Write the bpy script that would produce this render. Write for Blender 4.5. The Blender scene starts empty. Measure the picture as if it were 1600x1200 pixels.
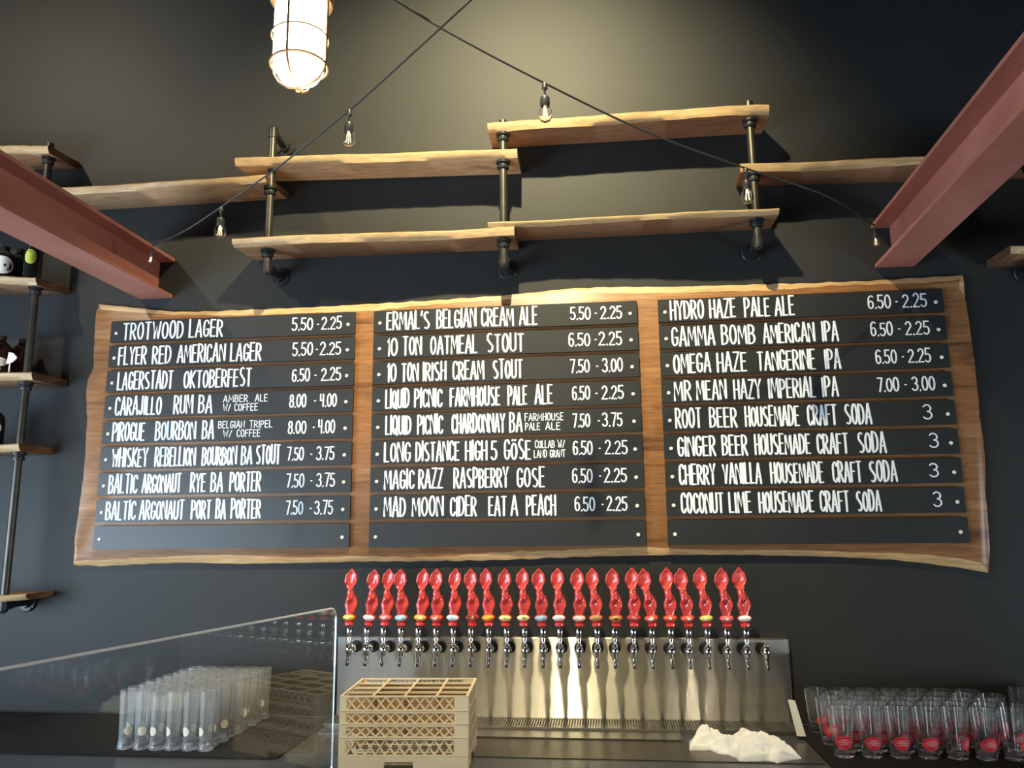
import bpy, math, random
from mathutils import Vector, Matrix
rnd = random.Random(7)
C = bpy.context.scene.collection
S = bpy.context.scene

# ------------------------------------------------------------------ camera
FPX = 1250.0
PITCH, YAW, ROLL = 0.18049309, 0.1104789, -0.0093542
EYE = Vector((0, 0, 1.6))
_f = Vector((-math.sin(YAW)*math.cos(PITCH), math.cos(YAW)*math.cos(PITCH), math.sin(PITCH)))
_r = Vector((math.cos(YAW), math.sin(YAW), 0)); _u = _r.cross(_f)
RT = _r*math.cos(ROLL)+_u*math.sin(ROLL); UP = -_r*math.sin(ROLL)+_u*math.cos(ROLL); FW = _f
cd = bpy.data.cameras.new('camera'); cam = bpy.data.objects.new('camera', cd); C.objects.link(cam)
cd.sensor_fit = 'HORIZONTAL'; cd.sensor_width = 36; cd.lens = FPX/1600*36; cd.clip_start = .02; cd.clip_end = 60
M = Matrix((RT, UP, -FW)).transposed().to_4x4(); M.translation = EYE; cam.matrix_world = M
S.camera = cam

# ------------------------------------------------------------------ world, lights, exposure
w = bpy.data.worlds.new('world'); S.world = w; w.use_nodes = True
w.node_tree.nodes['Background'].inputs[0].default_value = (.55, .66, .8, 1)
w.node_tree.nodes['Background'].inputs[1].default_value = .006
S.view_settings.view_transform = 'Standard'; S.view_settings.look = 'None'
S.view_settings.exposure = 0; S.view_settings.gamma = 1; S.view_settings.use_curve_mapping = False

def aim(o, p, t):
    o.location = p; o.rotation_euler = (Vector(t)-Vector(p)).to_track_quat('-Z', 'Y').to_euler()
def light(name, typ, p, t, e, col, **k):
    l = bpy.data.lights.new(name, typ); l.energy = e; l.color = col
    for a, b in k.items(): setattr(l, a, b)
    o = bpy.data.objects.new(name, l); C.objects.link(o); aim(o, p, t); return o
KEY = (-.3, 1.5, 4.6)
light('key_spot', 'SPOT', KEY, (-.40, 3.345, 3.0), 900, (1, .86, .50), spot_size=math.radians(80), spot_blend=1, shadow_soft_size=.035)
light('bar_spot', 'SPOT', (-.42, 1.5, 4.5), (-.20, 2.9, .86), 155, (1, .86, .62), spot_size=math.radians(46), spot_blend=1, shadow_soft_size=.05)
light('added_bar_fill_right', 'SPOT', (.72, 1.5, 4.5), (.55, 2.90, .86), 105, (1, .86, .62), spot_size=math.radians(36), spot_blend=1, shadow_soft_size=.05)  # added unseen spot, brightens the steel panel's right part and the towel
light('added_glass_fill', 'SPOT', (-1.55, 1.6, 4.5), (-1.5, 3.0, .9), 330, (1, .95, .88), spot_size=math.radians(26), spot_blend=1, shadow_soft_size=.05)  # added unseen spot to brighten the tall glasses
light('left_spot', 'SPOT', (-3.5, 1.3, 4.7), (-2.5, 3.345, 3.2), 215, (1, .84, .58), spot_size=math.radians(76), spot_blend=1, shadow_soft_size=.05)
light('left_window_daylight', 'AREA', (-3.9, .7, 1.05), (-1.2, 2.3, 1.0), 225, (.64, .83, 1), shape='RECTANGLE', size=2.6, size_y=1.9)
light('front_window_daylight', 'AREA', (-3.0, -3.8, 1.0), (-.9, 3, 1.2), 42, (.74, .88, 1), shape='RECTANGLE', size=1.3, size_y=2.0)
light('right_window_daylight', 'AREA', (4.0, 1.5, .85), (1.0, 2.7, .9), 60, (.82, .92, 1), shape='RECTANGLE', size=.7, size_y=.9)
S.cycles.max_bounces = 28; S.cycles.transmission_bounces = 28; S.cycles.glossy_bounces = 8; S.cycles.transparent_max_bounces = 16

# ------------------------------------------------------------------ helpers
def at(px, py, Y=None, z=None):
    d = FW+RT*((px-800)/FPX)-UP*((py-600)/FPX)
    t = Y/d.y if Y is not None else (z-EYE.z)/d.z
    return EYE+d*t
def pr(P):
    q = Vector(P)-EYE; d = q.dot(FW)
    return (800+FPX*q.dot(RT)/d, 600-FPX*q.dot(UP)/d)
def xat(px, Y, z):
    x = 0
    for _ in range(6): x = at(px, pr((x, Y, z))[1], Y).x
    return x
class MB:
    def __init__(s): s.v = []; s.f = []; s.m = []
    def add(s, v, f, m=0):
        n = len(s.v); s.v += [Vector(a) for a in v]; s.f += [tuple(i+n for i in q) for q in f]; s.m += [m]*len(f); return s
    def box(s, a, b, m=0, ch=0):
        x0, y0, z0 = a; x1, y1, z1 = b
        if ch:
            c = ch; P = [(x0+c, z0), (x1-c, z0), (x1, z0+c), (x1, z1-c), (x1-c, z1), (x0+c, z1), (x0, z1-c), (x0, z0+c)]
            Q = [(x0+2*c, z0+c), (x1-2*c, z0+c), (x1-c, z0+2*c), (x1-c, z1-2*c), (x1-2*c, z1-c), (x0+2*c, z1-c), (x0+c, z1-2*c), (x0+c, z0+2*c)]
            v = [(x, y1, z) for x, z in P]+[(x, y0+c, z) for x, z in P]+[(x, y0, z) for x, z in Q]
            f = [tuple(range(7, -1, -1))[::-1], tuple(range(16, 24))[::-1]]
            f[0] = tuple(range(0, 8)); 
            for k in (0, 8):
                for i in range(8): f.append((k+i, k+8+i, k+8+(i+1) % 8, k+(i+1) % 8))
            return s.add(v, f, m)
        v = [(x, y, z) for z in (z0, z1) for y in (y0, y1) for x in (x0, x1)]
        return s.add(v, [(0, 2, 3, 1), (4, 5, 7, 6), (0, 1, 5, 4), (2, 6, 7, 3), (0, 4, 6, 2), (1, 3, 7, 5)], m)
    def cyl(s, p0, p1, r0, r1=None, n=16, m=0, caps=True):
        p0 = Vector(p0); p1 = Vector(p1); r1 = r0 if r1 is None else r1
        d = (p1-p0).normalized(); a = d.orthogonal().normalized(); b = d.cross(a)
        v = []
        for p, r in ((p0, r0), (p1, r1)):
            for i in range(n):
                t = 2*math.pi*i/n; v.append(p+a*(r*math.cos(t))+b*(r*math.sin(t)))
        f = [(i, (i+1) % n, n+(i+1) % n, n+i) for i in range(n)]
        if caps: f += [tuple(range(n-1, -1, -1)), tuple(range(n, 2*n))]
        return s.add(v, f, m)
    def lathe(s, prof, c=(0, 0, 0), n=20, m=0, axis=(0, 0, 1), closed=False):
        c = Vector(c); d = Vector(axis).normalized(); a = Vector((1, 0, 0)) if abs(d.x) < .9 else Vector((0, 1, 0))
        a = (a-d*a.dot(d)).normalized(); b = d.cross(a); v = []
        for r, h in prof:
            for i in range(n):
                t = 2*math.pi*i/n; v.append(c+d*h+a*(r*math.cos(t))+b*(r*math.sin(t)))
        k = len(prof); f = [(j*n+i, j*n+(i+1) % n, (j+1)*n+(i+1) % n, (j+1)*n+i) for j in range(k-1) for i in range(n)]
        if closed: f += [((k-1)*n+i, (k-1)*n+(i+1) % n, (i+1) % n, i) for i in range(n)]
        else:
            if prof[0][0] > 1e-6: f.append(tuple(range(n-1, -1, -1)))
            if prof[-1][0] > 1e-6: f.append(tuple(range((k-1)*n, k*n)))
        return s.add(v, f, m)
    def tube(s, path, r, n=10, m=0):
        path = [Vector(p) for p in path]; v = []; a = None
        for i, p in enumerate(path):
            d = (path[min(i+1, len(path)-1)]-path[max(i-1, 0)]).normalized()
            a = d.orthogonal().normalized() if a is None else (a-d*a.dot(d)).normalized()
            b = d.cross(a); rr = r[i] if isinstance(r, (list, tuple)) else r
            for j in range(n):
                t = 2*math.pi*j/n; v.append(p+a*(rr*math.cos(t))+b*(rr*math.sin(t)))
        k = len(path); f = [(j*n+i, j*n+(i+1) % n, (j+1)*n+(i+1) % n, (j+1)*n+i) for j in range(k-1) for i in range(n)]
        f += [tuple(range(n-1, -1, -1)), tuple(range((k-1)*n, k*n))]
        return s.add(v, f, m)
    def mesh(s, name, mats, origin=(0, 0, 0), smooth=False, sharp=35):
        me = bpy.data.meshes.new(name); o = Vector(origin)
        me.from_pydata([v-o for v in s.v], [], s.f)
        for m_ in (mats if isinstance(mats, (list, tuple)) else [mats]): me.materials.append(m_)
        me.polygons.foreach_set('material_index', s.m)
        import bmesh
        bm = bmesh.new(); bm.from_mesh(me); bmesh.ops.remove_doubles(bm, verts=bm.verts, dist=1e-6)
        bmesh.ops.recalc_face_normals(bm, faces=bm.faces)
        if smooth:
            for f in bm.faces: f.smooth = True
            for e in bm.edges:
                if len(e.link_faces) == 2 and e.calc_face_angle(0) > math.radians(sharp): e.smooth = False
        bm.to_mesh(me); bm.free(); me.update(); return me
    def build(s, name, mats, parent=None, smooth=False, origin=None, sharp=35):
        org = origin if origin is not None else (parent_world(parent) if parent else (0, 0, 0))
        o = bpy.data.objects.new(name, s.mesh(name, mats, org, smooth, sharp)); C.objects.link(o)
        if parent: o.parent = parent
        else: o.location = org
        return o
def parent_world(p):
    v = Vector((0, 0, 0))
    while p: v += p.location; p = p.parent
    return v
def tag(o, label=None, cat=None, group=None, kind=None):
    for k, v in (('label', label), ('category', cat), ('group', group), ('kind', kind)):
        if v: o[k] = v
    return o
def thing(name, label, cat, loc=(0, 0, 0), group=None):
    o = bpy.data.objects.new(name, None); o.empty_display_size = .05; C.objects.link(o); o.location = loc
    return tag(o, label, cat, group)
def dup(root, loc, label=None, rot=None):
    r = root.copy(); C.objects.link(r); r.location = loc
    if rot is not None: r.rotation_euler = rot
    if label: r['label'] = label
    for ch in list(root.children):
        c = ch.copy(); C.objects.link(c); c.parent = r
        for g in ch.children:
            d = g.copy(); C.objects.link(d); d.parent = c
    return r

# ------------------------------------------------------------------ materials
def mat(name, col, rough=.5, metal=0, spec=.5, coat=0, emit=None, es=0, aniso=0):
    m = bpy.data.materials.new(name); m.use_nodes = True; b = m.node_tree.nodes['Principled BSDF']
    b.inputs['Base Color'].default_value = (*col, 1); b.inputs['Roughness'].default_value = rough
    b.inputs['Metallic'].default_value = metal; b.inputs['Specular IOR Level'].default_value = spec
    b.inputs['Coat Weight'].default_value = coat; b.inputs['Anisotropic'].default_value = aniso
    if emit: b.inputs['Emission Color'].default_value = (*emit, 1); b.inputs['Emission Strength'].default_value = es
    return m
def nd(m, typ, **k):
    n = m.node_tree.nodes.new(typ)
    for a, b in k.items(): setattr(n, a, b)
    return n
def ramp(m, src, stops):
    r = nd(m, 'ShaderNodeValToRGB'); e = r.color_ramp.elements
    while len(e) < len(stops): e.new(.5)
    for i, (p, c) in enumerate(stops): e[i].position = p; e[i].color = (*c, 1) if len(c) == 3 else c
    m.node_tree.links.new(src, r.inputs[0]); return r
def noise(m, scale, stretch=(1, 1, 1), detail=4, dist=0, coord='Object', rough=.55):
    L = m.node_tree.links; tc = nd(m, 'ShaderNodeTexCoord'); mp = nd(m, 'ShaderNodeMapping'); mp.inputs['Scale'].default_value = stretch
    n = nd(m, 'ShaderNodeTexNoise'); n.inputs['Scale'].default_value = scale; n.inputs['Detail'].default_value = detail
    n.inputs['Distortion'].default_value = dist; n.inputs['Roughness'].default_value = rough
    L.new(tc.outputs[coord], mp.inputs[0]); L.new(mp.outputs[0], n.inputs['Vector']); return n
def bump(m, src, strength, dist=.002):
    b = nd(m, 'ShaderNodeBump'); b.inputs['Strength'].default_value = strength; b.inputs['Distance'].default_value = dist
    m.node_tree.links.new(src, b.inputs['Height']); m.node_tree.links.new(b.outputs[0], m.node_tree.nodes['Principled BSDF'].inputs['Normal'])
def bsdf(m): return m.node_tree.nodes['Principled BSDF']

def paint(name, a, b, rough, scale=1.2, bs=.12):
    m = mat(name, a, rough); n = noise(m, scale, detail=5); r = ramp(m, n.outputs[0], [(.3, a), (.7, b)])
    m.node_tree.links.new(r.outputs[0], bsdf(m).inputs['Base Color'])
    n2 = noise(m, 160, detail=2); bump(m, n2.outputs[0], bs, .001); return m
WALL = paint('charcoal_wall_paint', (.022, .023, .023), (.029, .030, .030), .55)
bsdf(WALL).inputs['Specular IOR Level'].default_value = .25
DARKW = paint('dark_room_paint', (.05, .05, .05), (.06, .06, .06), .7)
FLOORM = paint('concrete_floor', (.10, .095, .09), (.16, .15, .14), .5)

def wood(name, dark, mid, light_, stretch=(1, 1, 1), rough=.42, knots=True, big=1.0):
    m = mat(name, mid, rough, spec=.35); L = m.node_tree.links
    a = noise(m, 2.2*big, stretch=stretch, detail=6, dist=1.2)
    r = ramp(m, a.outputs[0], [(.30, dark), (.42, mid), (.55, mid), (.70, light_)])
    b = noise(m, 26*big, stretch=stretch, detail=5, dist=.5)
    r2 = ramp(m, b.outputs[0], [(.3, (.62, .58, .55)), (.62, (1.12, 1.1, 1.08))])
    mx = nd(m, 'ShaderNodeMixRGB', blend_type='MULTIPLY'); mx.inputs[0].default_value = .8
    L.new(r.outputs[0], mx.inputs[1]); L.new(r2.outputs[0], mx.inputs[2]); L.new(mx.outputs[0], bsdf(m).inputs['Base Color'])
    bump(m, b.outputs[0], .18, .001); return m
SLAB = wood('oiled_slab_heartwood', (.12, .048, .022), (.27, .125, .050), (.40, .21, .095), (.35, 1, 5), .38)
SAP = wood('slab_sapwood_edge', (.36, .20, .09), (.54, .35, .17), (.64, .45, .25), (.35, 1, 5), .4)
BOARD = wood('shelf_heartwood', (.13, .065, .034), (.27, .145, .078), (.42, .26, .15), (.4, 3.2, 3.2), .45)
BSAP = wood('shelf_sapwood', (.34, .21, .10), (.50, .34, .175), (.60, .43, .24), (.4, 3.2, 3.2), .45)
PALEB = wood('shelf_pale_underside', (.22, .11, .05), (.50, .33, .18), (.58, .42, .24), (.4, 2.2, 2.2), .45)
END = wood('shelf_end_grain', (.05, .025, .014), (.10, .05, .025), (.17, .09, .045), (3, 1, 3), .6)
STRIP = paint('black_chalkboard_strip', (.018, .020, .022), (.024, .026, .028), .42, 3, .05)
CHALK = mat('white_paint_marker', (.78, .83, .90), .6)
SCREW = mat('zinc_screw', (.85, .80, .68), .4)
PIPE = paint('blackened_pipe', (.055, .052, .048), (.11, .10, .085), .38, 9, .1); bsdf(PIPE).inputs['Metallic'].default_value = .75
IRON = paint('cast_iron_fitting', (.02, .02, .021), (.04, .04, .04), .42, 20, .3); bsdf(IRON).inputs['Metallic'].default_value = .4
def primer():
    m = mat('red_oxide_primer', (.36, .10, .07), .5); L = m.node_tree.links
    n = noise(m, 2.4, (1, .6, 1), 6, .6); r = ramp(m, n.outputs[0], [(.3, (.33, .105, .075)), (.55, (.44, .17, .125)), (.75, (.52, .22, .17))])
    n2 = noise(m, 7, (1, .5, 1), 8, 1.5, rough=.7); r2 = ramp(m, n2.outputs[0], [(.66, (0, 0, 0)), (.74, (1, 1, 1))])
    mx = nd(m, 'ShaderNodeMixRGB'); mx.inputs[2].default_value = (.55, .33, .27, 1)
    mu = nd(m, 'ShaderNodeMath', operation='MULTIPLY'); mu.inputs[1].default_value = .45
    L.new(r2.outputs[0], mu.inputs[0]); L.new(mu.outputs[0], mx.inputs[0]); L.new(r.outputs[0], mx.inputs[1]); L.new(mx.outputs[0], bsdf(m).inputs['Base Color'])
    bump(m, n2.outputs[0], .1, .002); return m
PRIMER = primer()
def steel():
    m = mat('brushed_stainless', (.60, .585, .54), .4, 1, aniso=1.0); L = m.node_tree.links; nt = m.node_tree
    t = nd(m, 'ShaderNodeTangent', direction_type='UV_MAP', uv_map='UVMap'); L.new(t.outputs[0], bsdf(m).inputs['Tangent'])
    n = noise(m, 30, (.12, 1, 6), 4); r = ramp(m, n.outputs[0], [(.3, (.36, .36, .36)), (.7, (.44, .44, .44))]); L.new(r.outputs[0], bsdf(m).inputs['Roughness'])
    wn = nd(m, 'ShaderNodeTexWhiteNoise', noise_dimensions='3D'); geo = nd(m, 'ShaderNodeNewGeometry'); sc_ = nd(m, 'ShaderNodeVectorMath', operation='SCALE'); sc_.inputs['Scale'].default_value = 5000
    L.new(geo.outputs['Position'], sc_.inputs[0]); L.new(sc_.outputs[0], wn.inputs['Vector'])
    mr = nd(m, 'ShaderNodeMapRange'); mr.inputs['To Min'].default_value = -1.1; mr.inputs['To Max'].default_value = 1.1; L.new(wn.outputs['Value'], mr.inputs['Value'])
    cb = nd(m, 'ShaderNodeCombineXYZ'); L.new(mr.outputs[0], cb.inputs['Z']); ad = nd(m, 'ShaderNodeVectorMath', operation='ADD'); no = nd(m, 'ShaderNodeVectorMath', operation='NORMALIZE')
    L.new(geo.outputs['Normal'], ad.inputs[0]); L.new(cb.outputs[0], ad.inputs[1]); L.new(ad.outputs[0], no.inputs[0])
    gl = nd(m, 'ShaderNodeBsdfAnisotropic'); gl.inputs['Color'].default_value = (.66, .63, .56, 1); gl.inputs['Roughness'].default_value = .11; L.new(no.outputs[0], gl.inputs['Normal'])   # fine horizontal brushing
    m2 = nd(m, 'ShaderNodeMixShader'); m2.inputs[0].default_value = .22
    g = nd(m, 'ShaderNodeBsdfAnisotropic'); g.inputs['Color'].default_value = (.62, .60, .54, 1); g.inputs['Roughness'].default_value = .30; g.inputs['Anisotropy'].default_value = 1.0; L.new(t.outputs[0], g.inputs['Tangent'])
    mx = nd(m, 'ShaderNodeMixShader'); mx.inputs[0].default_value = .35; out = nt.nodes['Material Output']
    L.new(bsdf(m).outputs[0], mx.inputs[1]); L.new(g.outputs[0], mx.inputs[2]); L.new(mx.outputs[0], m2.inputs[1]); L.new(gl.outputs[0], m2.inputs[2]); L.new(m2.outputs[0], out.inputs[0]); return m
STEEL = steel()
TRAY = mat('satin_stainless_tray', (.50, .48, .44), .3, 1)
CHROME = mat('polished_chrome', (.78, .78, .78), .1, 1)
BLACKP = mat('black_plastic_collar', (.012, .012, .012), .3)
COUNTER = paint('dark_grey_counter', (.05, .055, .06), (.065, .07, .078), .3, 4, .05)
PLATE = paint('dark_steel_plate', (.09, .08, .065), (.13, .115, .09), .35, 3, .05); bsdf(PLATE).inputs['Metallic'].default_value = .6
RUBBER = paint('black_rubber', (.008, .008, .008), (.013, .013, .012), .8, 40, .5); bsdf(RUBBER).inputs['Specular IOR Level'].default_value = .2
RED = mat('lacquered_red', (.68, .045, .045), .22, coat=.6)
def handle_red():
    m = mat('carved_red_lacquer', (.70, .06, .05), .24, coat=.5); n = noise(m, 22, detail=3)
    r = ramp(m, n.outputs[0], [(.3, (.46, .025, .035)), (.7, (.72, .10, .08))]); m.node_tree.links.new(r.outputs[0], bsdf(m).inputs['Base Color']); return m
HRED = handle_red()
BEIGE = paint('beige_rack_plastic', (.86, .71, .46), (.90, .75, .50), .45, 5, .05)
AMBER = mat('through_lit_rack_divider', (.50, .32, .13), .5)  # amber light coming through the rack plastic, painted as the divider colour
CLOTH = paint('white_cotton', (.80, .80, .78), (.86, .86, .84), .9, 6, .4)
def glassm(name, col=(1, 1, 1), rough=0.0, ior=1.47):
    m = mat(name, col, rough); bsdf(m).inputs['Transmission Weight'].default_value = 1; bsdf(m).inputs['IOR'].default_value = ior; return m
def glare_mix(m, k):
    """clear glass with bright glare painted in as a white diffuse mix"""
    L = m.node_tree.links; d = nd(m, 'ShaderNodeBsdfDiffuse'); t = nd(m, 'ShaderNodeBsdfTranslucent'); a = nd(m, 'ShaderNodeMixShader'); b = nd(m, 'ShaderNodeMixShader')
    d.inputs[0].default_value = (.9, .92, .93, 1); t.inputs[0].default_value = (.9, .92, .93, 1); b.inputs[0].default_value = k
    L.new(d.outputs[0], a.inputs[1]); L.new(t.outputs[0], a.inputs[2]); L.new(bsdf(m).outputs[0], b.inputs[1]); L.new(a.outputs[0], b.inputs[2])
    L.new(b.outputs[0], m.node_tree.nodes['Material Output'].inputs[0]); return m
GLASS = glare_mix(glassm('clear_drinking_glass'), .018); TALLG = glare_mix(glassm('glare_tall_glass'), .12); PANE = glassm('clear_partition_glass', (.97, .985, .98)); BULB = glassm('clear_bulb_glass', ior=1.3)  # white share in the drinking glasses stands in for glare
AMBERG = glassm('brown_bottle_glass', (.16, .05, .015)); GREENG = glassm('dark_green_bottle_glass', (.03, .06, .03))
EDGE = mat('pane_edge_glint', (.85, .84, .80), .25, coat=.5)  # pale colour for the light caught along the pane's edge
FIL = mat('warm_filament', (1, .8, .4), .5, emit=(1, .70, .32), es=2.5)
CORD = mat('black_cord', (.03, .03, .03), .35)
LOGO = mat('red_glass_print', (.72, .03, .05), .45); PINK = mat('pale_red_print', (.80, .30, .30), .5); CREAM = mat('cream_glass_print', (.80, .74, .58), .5); WHITE = mat('white_print', (.85, .85, .83), .5)

# ------------------------------------------------------------------ room
WY = 3.345
def struct(name, a, b, m):
    o = MB().box(a, b).build(name, m); o['kind'] = 'structure'; return o
struct('wall_back', (-5.5, WY, 0), (4.2, WY+.12, 5.6), WALL)
struct('wall_left', (-5.62, -4.5, 0), (-5.5, WY+.12, 5.6), DARKW)
struct('wall_right', (4.2, -4.5, 0), (4.32, WY+.12, 5.6), DARKW)
struct('floor', (-5.62, -4.5, -.1), (4.32, WY+.12, 0), FLOORM)
struct('ceiling', (-5.62, -4.5, 5.6), (4.32, WY+.12, 5.7), DARKW)

# ------------------------------------------------------------------ steel beams
def beam(x0, x1, zb, zt, slope, label):
    ft = .015; L = 4.2
    r = thing('steel_beam', label, 'beam', ((x0+x1)/2, WY-.003, zb), 'red primed steel beams running out from the wall')
    xc = (x0+x1)/2
    def bar(a, b, z0, z1):
        m = MB(); v = []
        for yy in (-.003, -L):
            s_ = slope*yy
            for (x, z) in ((a, z0), (b, z0), (b, z1), (a, z1)): v.append((x+s_, WY+yy, z))
        return m.add(v, [(0, 1, 2, 3), (7, 6, 5, 4), (0, 4, 5, 1), (1, 5, 6, 2), (2, 6, 7, 3), (3, 7, 4, 0)])
    bar(x0, x1, zb, zb+ft).build('bottom_flange', PRIMER, r)
    bar(x0, x1, zt-ft, zt).build('top_flange', PRIMER, r)
    bar(xc-.006, xc+.006, zb+ft, zt-ft).build('web', PRIMER, r)
beam(-2.090, -1.934, 2.661, 2.849, .004, 'red primed steel beam crossing above the left end of the menu slab')
beam(1.156, 1.312, 2.660, 2.848, .034, 'red primed steel beam crossing above the right end of the menu slab')

# ------------------------------------------------------------------ pipe brackets and shelves
PY = 3.20
def flange_mb(m, x, z, y=WY-.001, r=.043):
    m.lathe([(0, 0), (r, 0), (r, .006), (r*.92, .009), (.026, .010), (.024, .028), (0, .028)], (x, y, z), 24, axis=(0, -1, 0))
    for k in range(4):
        a = k*math.pi/2+.6; m.lathe([(.006, .009), (.006, .013), (0, .014)], (x+.034*math.cos(a), y, z+.034*math.sin(a)), 8, axis=(0, -1, 0))
def bracket(x, z0, z1, arms, collars, label, tip=None):
    r = thing('pipe_bracket', label, 'pipe bracket', (x, PY, z0), 'black pipe brackets carrying the shelves')
    MB().cyl((x, PY, z0), (x, PY, z1), .0168, n=20).build('upright_pipe', PIPE, r, smooth=True)
    for z in arms:
        MB().cyl((x, PY, z), (x, WY-.002, z), .0165, n=16).build('wall_arm', IRON, r, smooth=True)
        m = MB(); flange_mb(m, x, z); m.build('wall_flange', IRON, r, smooth=True)
        m = MB(); m.lathe([(.018, -.024), (.0205, -.022), (.0205, .020), (.018, .022)], (x, PY, z), 16)
        m.lathe([(.0225, 0), (.0225, .026), (.0225, .040), (.018, .042)], (x, PY, z), 16, axis=(0, 1, 0)); m.lathe([(.0204, -.001), (.018, .008), (.010, .014), (0, .016)], (x, PY, z+(.02 if abs(z-z1) < .03 else -.02)), 16, axis=(0, 0, 1 if abs(z-z1) < .03 else -1))
        m.build('elbow_fitting', IRON, r, smooth=True)
    for z in collars:
        m = MB(); m.lathe([(.017, -.034), (.023, -.034), (.0245, -.030), (.0245, -.020), (.0225, -.018), (.0225, -.012), (.030, -.010), (.031, 0), (.017, 0)], (x, PY, z), 18)
        m.cyl((x-.03, PY, z-.024), (x-.022, PY, z-.024), .006, n=8); m.build('shelf_collar', IRON, r, smooth=True)
    return r
def shelf(fl, frr, th, dep, seed, label, pale=False, yb=WY-.006, wav=.010, slant=(0, 0)):
    """a live-edge board: fl, frr = front-top corners (x, z); flat back near the wall."""
    (x0, z0), (x1, z1) = fl, frr; n = 40; R = random.Random(seed); ph = [R.uniform(0, 6.3) for _ in range(4)]
    m = MB(); v = []; rows = []
    for i in range(n+1):
        t = i/n; x = x0+(x1-x0)*t; zt = z0+(z1-z0)*t
        wv = wav*(math.sin(2.6*t*2+ph[0])+.5*math.sin(7*t+ph[1])+.25*math.sin(17*t+ph[2]))
        yf = yb-dep+wv+.0015*math.sin(60*t+ph[3]); zz = .004*math.sin(5*t+ph[1])
        xs = slant[0]*(1-t)**8 - slant[1]*t**8 if False else 0
        sec = [(yf+.006, zt+zz), (yf, zt-.006+zz), (yf+.003, zt-th*.55+zz), (yf+.016+.006*math.sin(11*t+ph[2]), zt-th+zz), (yb-.012, zt-th), (yb, zt-th*.6), (yb-.002, zt)]
        for (y, z) in sec:
            e0 = slant[0]*(yb-y)/dep; e1 = slant[1]*(yb-y)/dep
            v.append((x+(-e0)*(1-t)+e1*t, y, z))
        k = 7*i; rows.append(k)
    f = []; mi = []
    for i in range(n):
        a = 7*i; b = a+7
        for j in range(7):
            f.append((a+j, a+(j+1) % 7, b+(j+1) % 7, b+j)); mi.append(1 if j in (0, 1, 2, 4, 5) else 0)
    f.append(tuple(range(7))); mi.append(2); f.append(tuple(7*n+j for j in range(6, -1, -1))); mi.append(2)
    m.v = [Vector(p) for p in v]; m.f = f; m.m = mi
    org = ((x0+x1)/2, yb-dep/2, (z0+z1)/2-th)
    o = m.build('shelf_board', [PALEB if pale else BOARD, BSAP, END], origin=org, smooth=True, sharp=50)
    return tag(o, label, 'shelf', 'live edge wooden shelves on the wall')
YB = WY-.006
def P2(px, py, dep): q = at(px, py, YB-dep); return (q.x, q.z)
sh = {}
def mk(key, a, b, th, dep, seed, label, **k):
    A = P2(*a, dep); B = P2(*b, dep); sh[key] = (A, B, th); return shelf(A, B, th, dep, seed, label, **k)
mk('A', (761, 189), (1202, 163), .040, .185, 3, 'topmost live edge wooden shelf, to the right of the hanging cage lamp')
mk('B', (380, 246), (808, 231), .038, .185, 5, 'upper middle wooden shelf with a dark knot, level below the topmost shelf', slant=(.03, 0), pale=True)
mk('L', (-60, 303), (424, 272), .034, .200, 11, 'pale wooden shelf passing behind the left red beam', slant=(0, -.03), pale=True)
mk('C', (371, 372), (803, 353), .036, .200, 9, 'lower left wooden shelf just above the menu slab', slant=(.03, 0))
mk('E', (762, 347), (1217, 324), .022, .195, 15, 'lower right thin bright edged shelf just above the menu slab')
mk('F', (1160, 253), (1640, 238), .034, .180, 21, 'dark wooden shelf passing behind the right red beam', slant=(.01, 0))
mk('A0', (-120, 229), (84, 226), .036, .190, 23, 'topmost wooden shelf in the upper left corner', slant=(0, -.02))
mk('S2', (-140, 432), (63, 430), .034, .200, 25, 'wooden shelf with jugs and bottles just under the left beam', slant=(0, -.03))
mk('S3', (-150, 585), (58, 581), .034, .200, 27, 'left wooden shelf holding the brown growler', slant=(0, -.02))
mk('S4', (-160, 696), (34, 693), .032, .200, 29, 'left wooden shelf third from the bottom of the pipe tower, nearly empty', slant=(0, -.02))
mk('S5', (-170, 936), (44, 927), .026, .160, 31, 'lowest wooden shelf of the left pipe tower', slant=(0, -.01))
mk('G', (1577, 383), (1760, 377), .032, .190, 33, 'short wooden shelf end at the far right edge below the beam')
def under(k, x):
    (a, b, th) = sh[k]; t = (x-a[0])/(b[0]-a[0]); return a[1]+(b[1]-a[1])*t-th
X0, X1, X2, X3, X4 = -2.505, -1.425, -.384, .660, 1.735
bracket(X0, at(8, 945, PY).z, sh['A0'][0][1]+.0, [at(8, 945, PY).z], [under(k, X0)-.001 for k in ('A0', 'L', 'S2', 'S3', 'S4')], 'tall pipe upright carrying the shelves at the far left')
bracket(X1, 2.735, 3.375, [2.735, 3.365], [under('L', X1)-.001, under('C', X1)-.001], 'pipe bracket with a flange at top and bottom, left of the hanging string bulb')
bracket(X2, 2.715, sh['A'][0][1]+.02, [2.72], [under('A', X2)-.001, under('B', X2)-.001, under('C', X2)-.001], 'middle pipe bracket where three shelves meet')
bracket(X3, 2.745, 3.365, [2.75], [under('A', X3)-.001, under('F', X3)-.001, under('E', X3)-.001], 'right pipe bracket ending in a round flange below the lower right shelf')
bracket(X4, 2.60, under('F', X4)+.06, [2.61], [under('F', X4)-.001, under('G', X4)-.001], 'pipe bracket almost hidden behind the right red beam')

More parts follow.
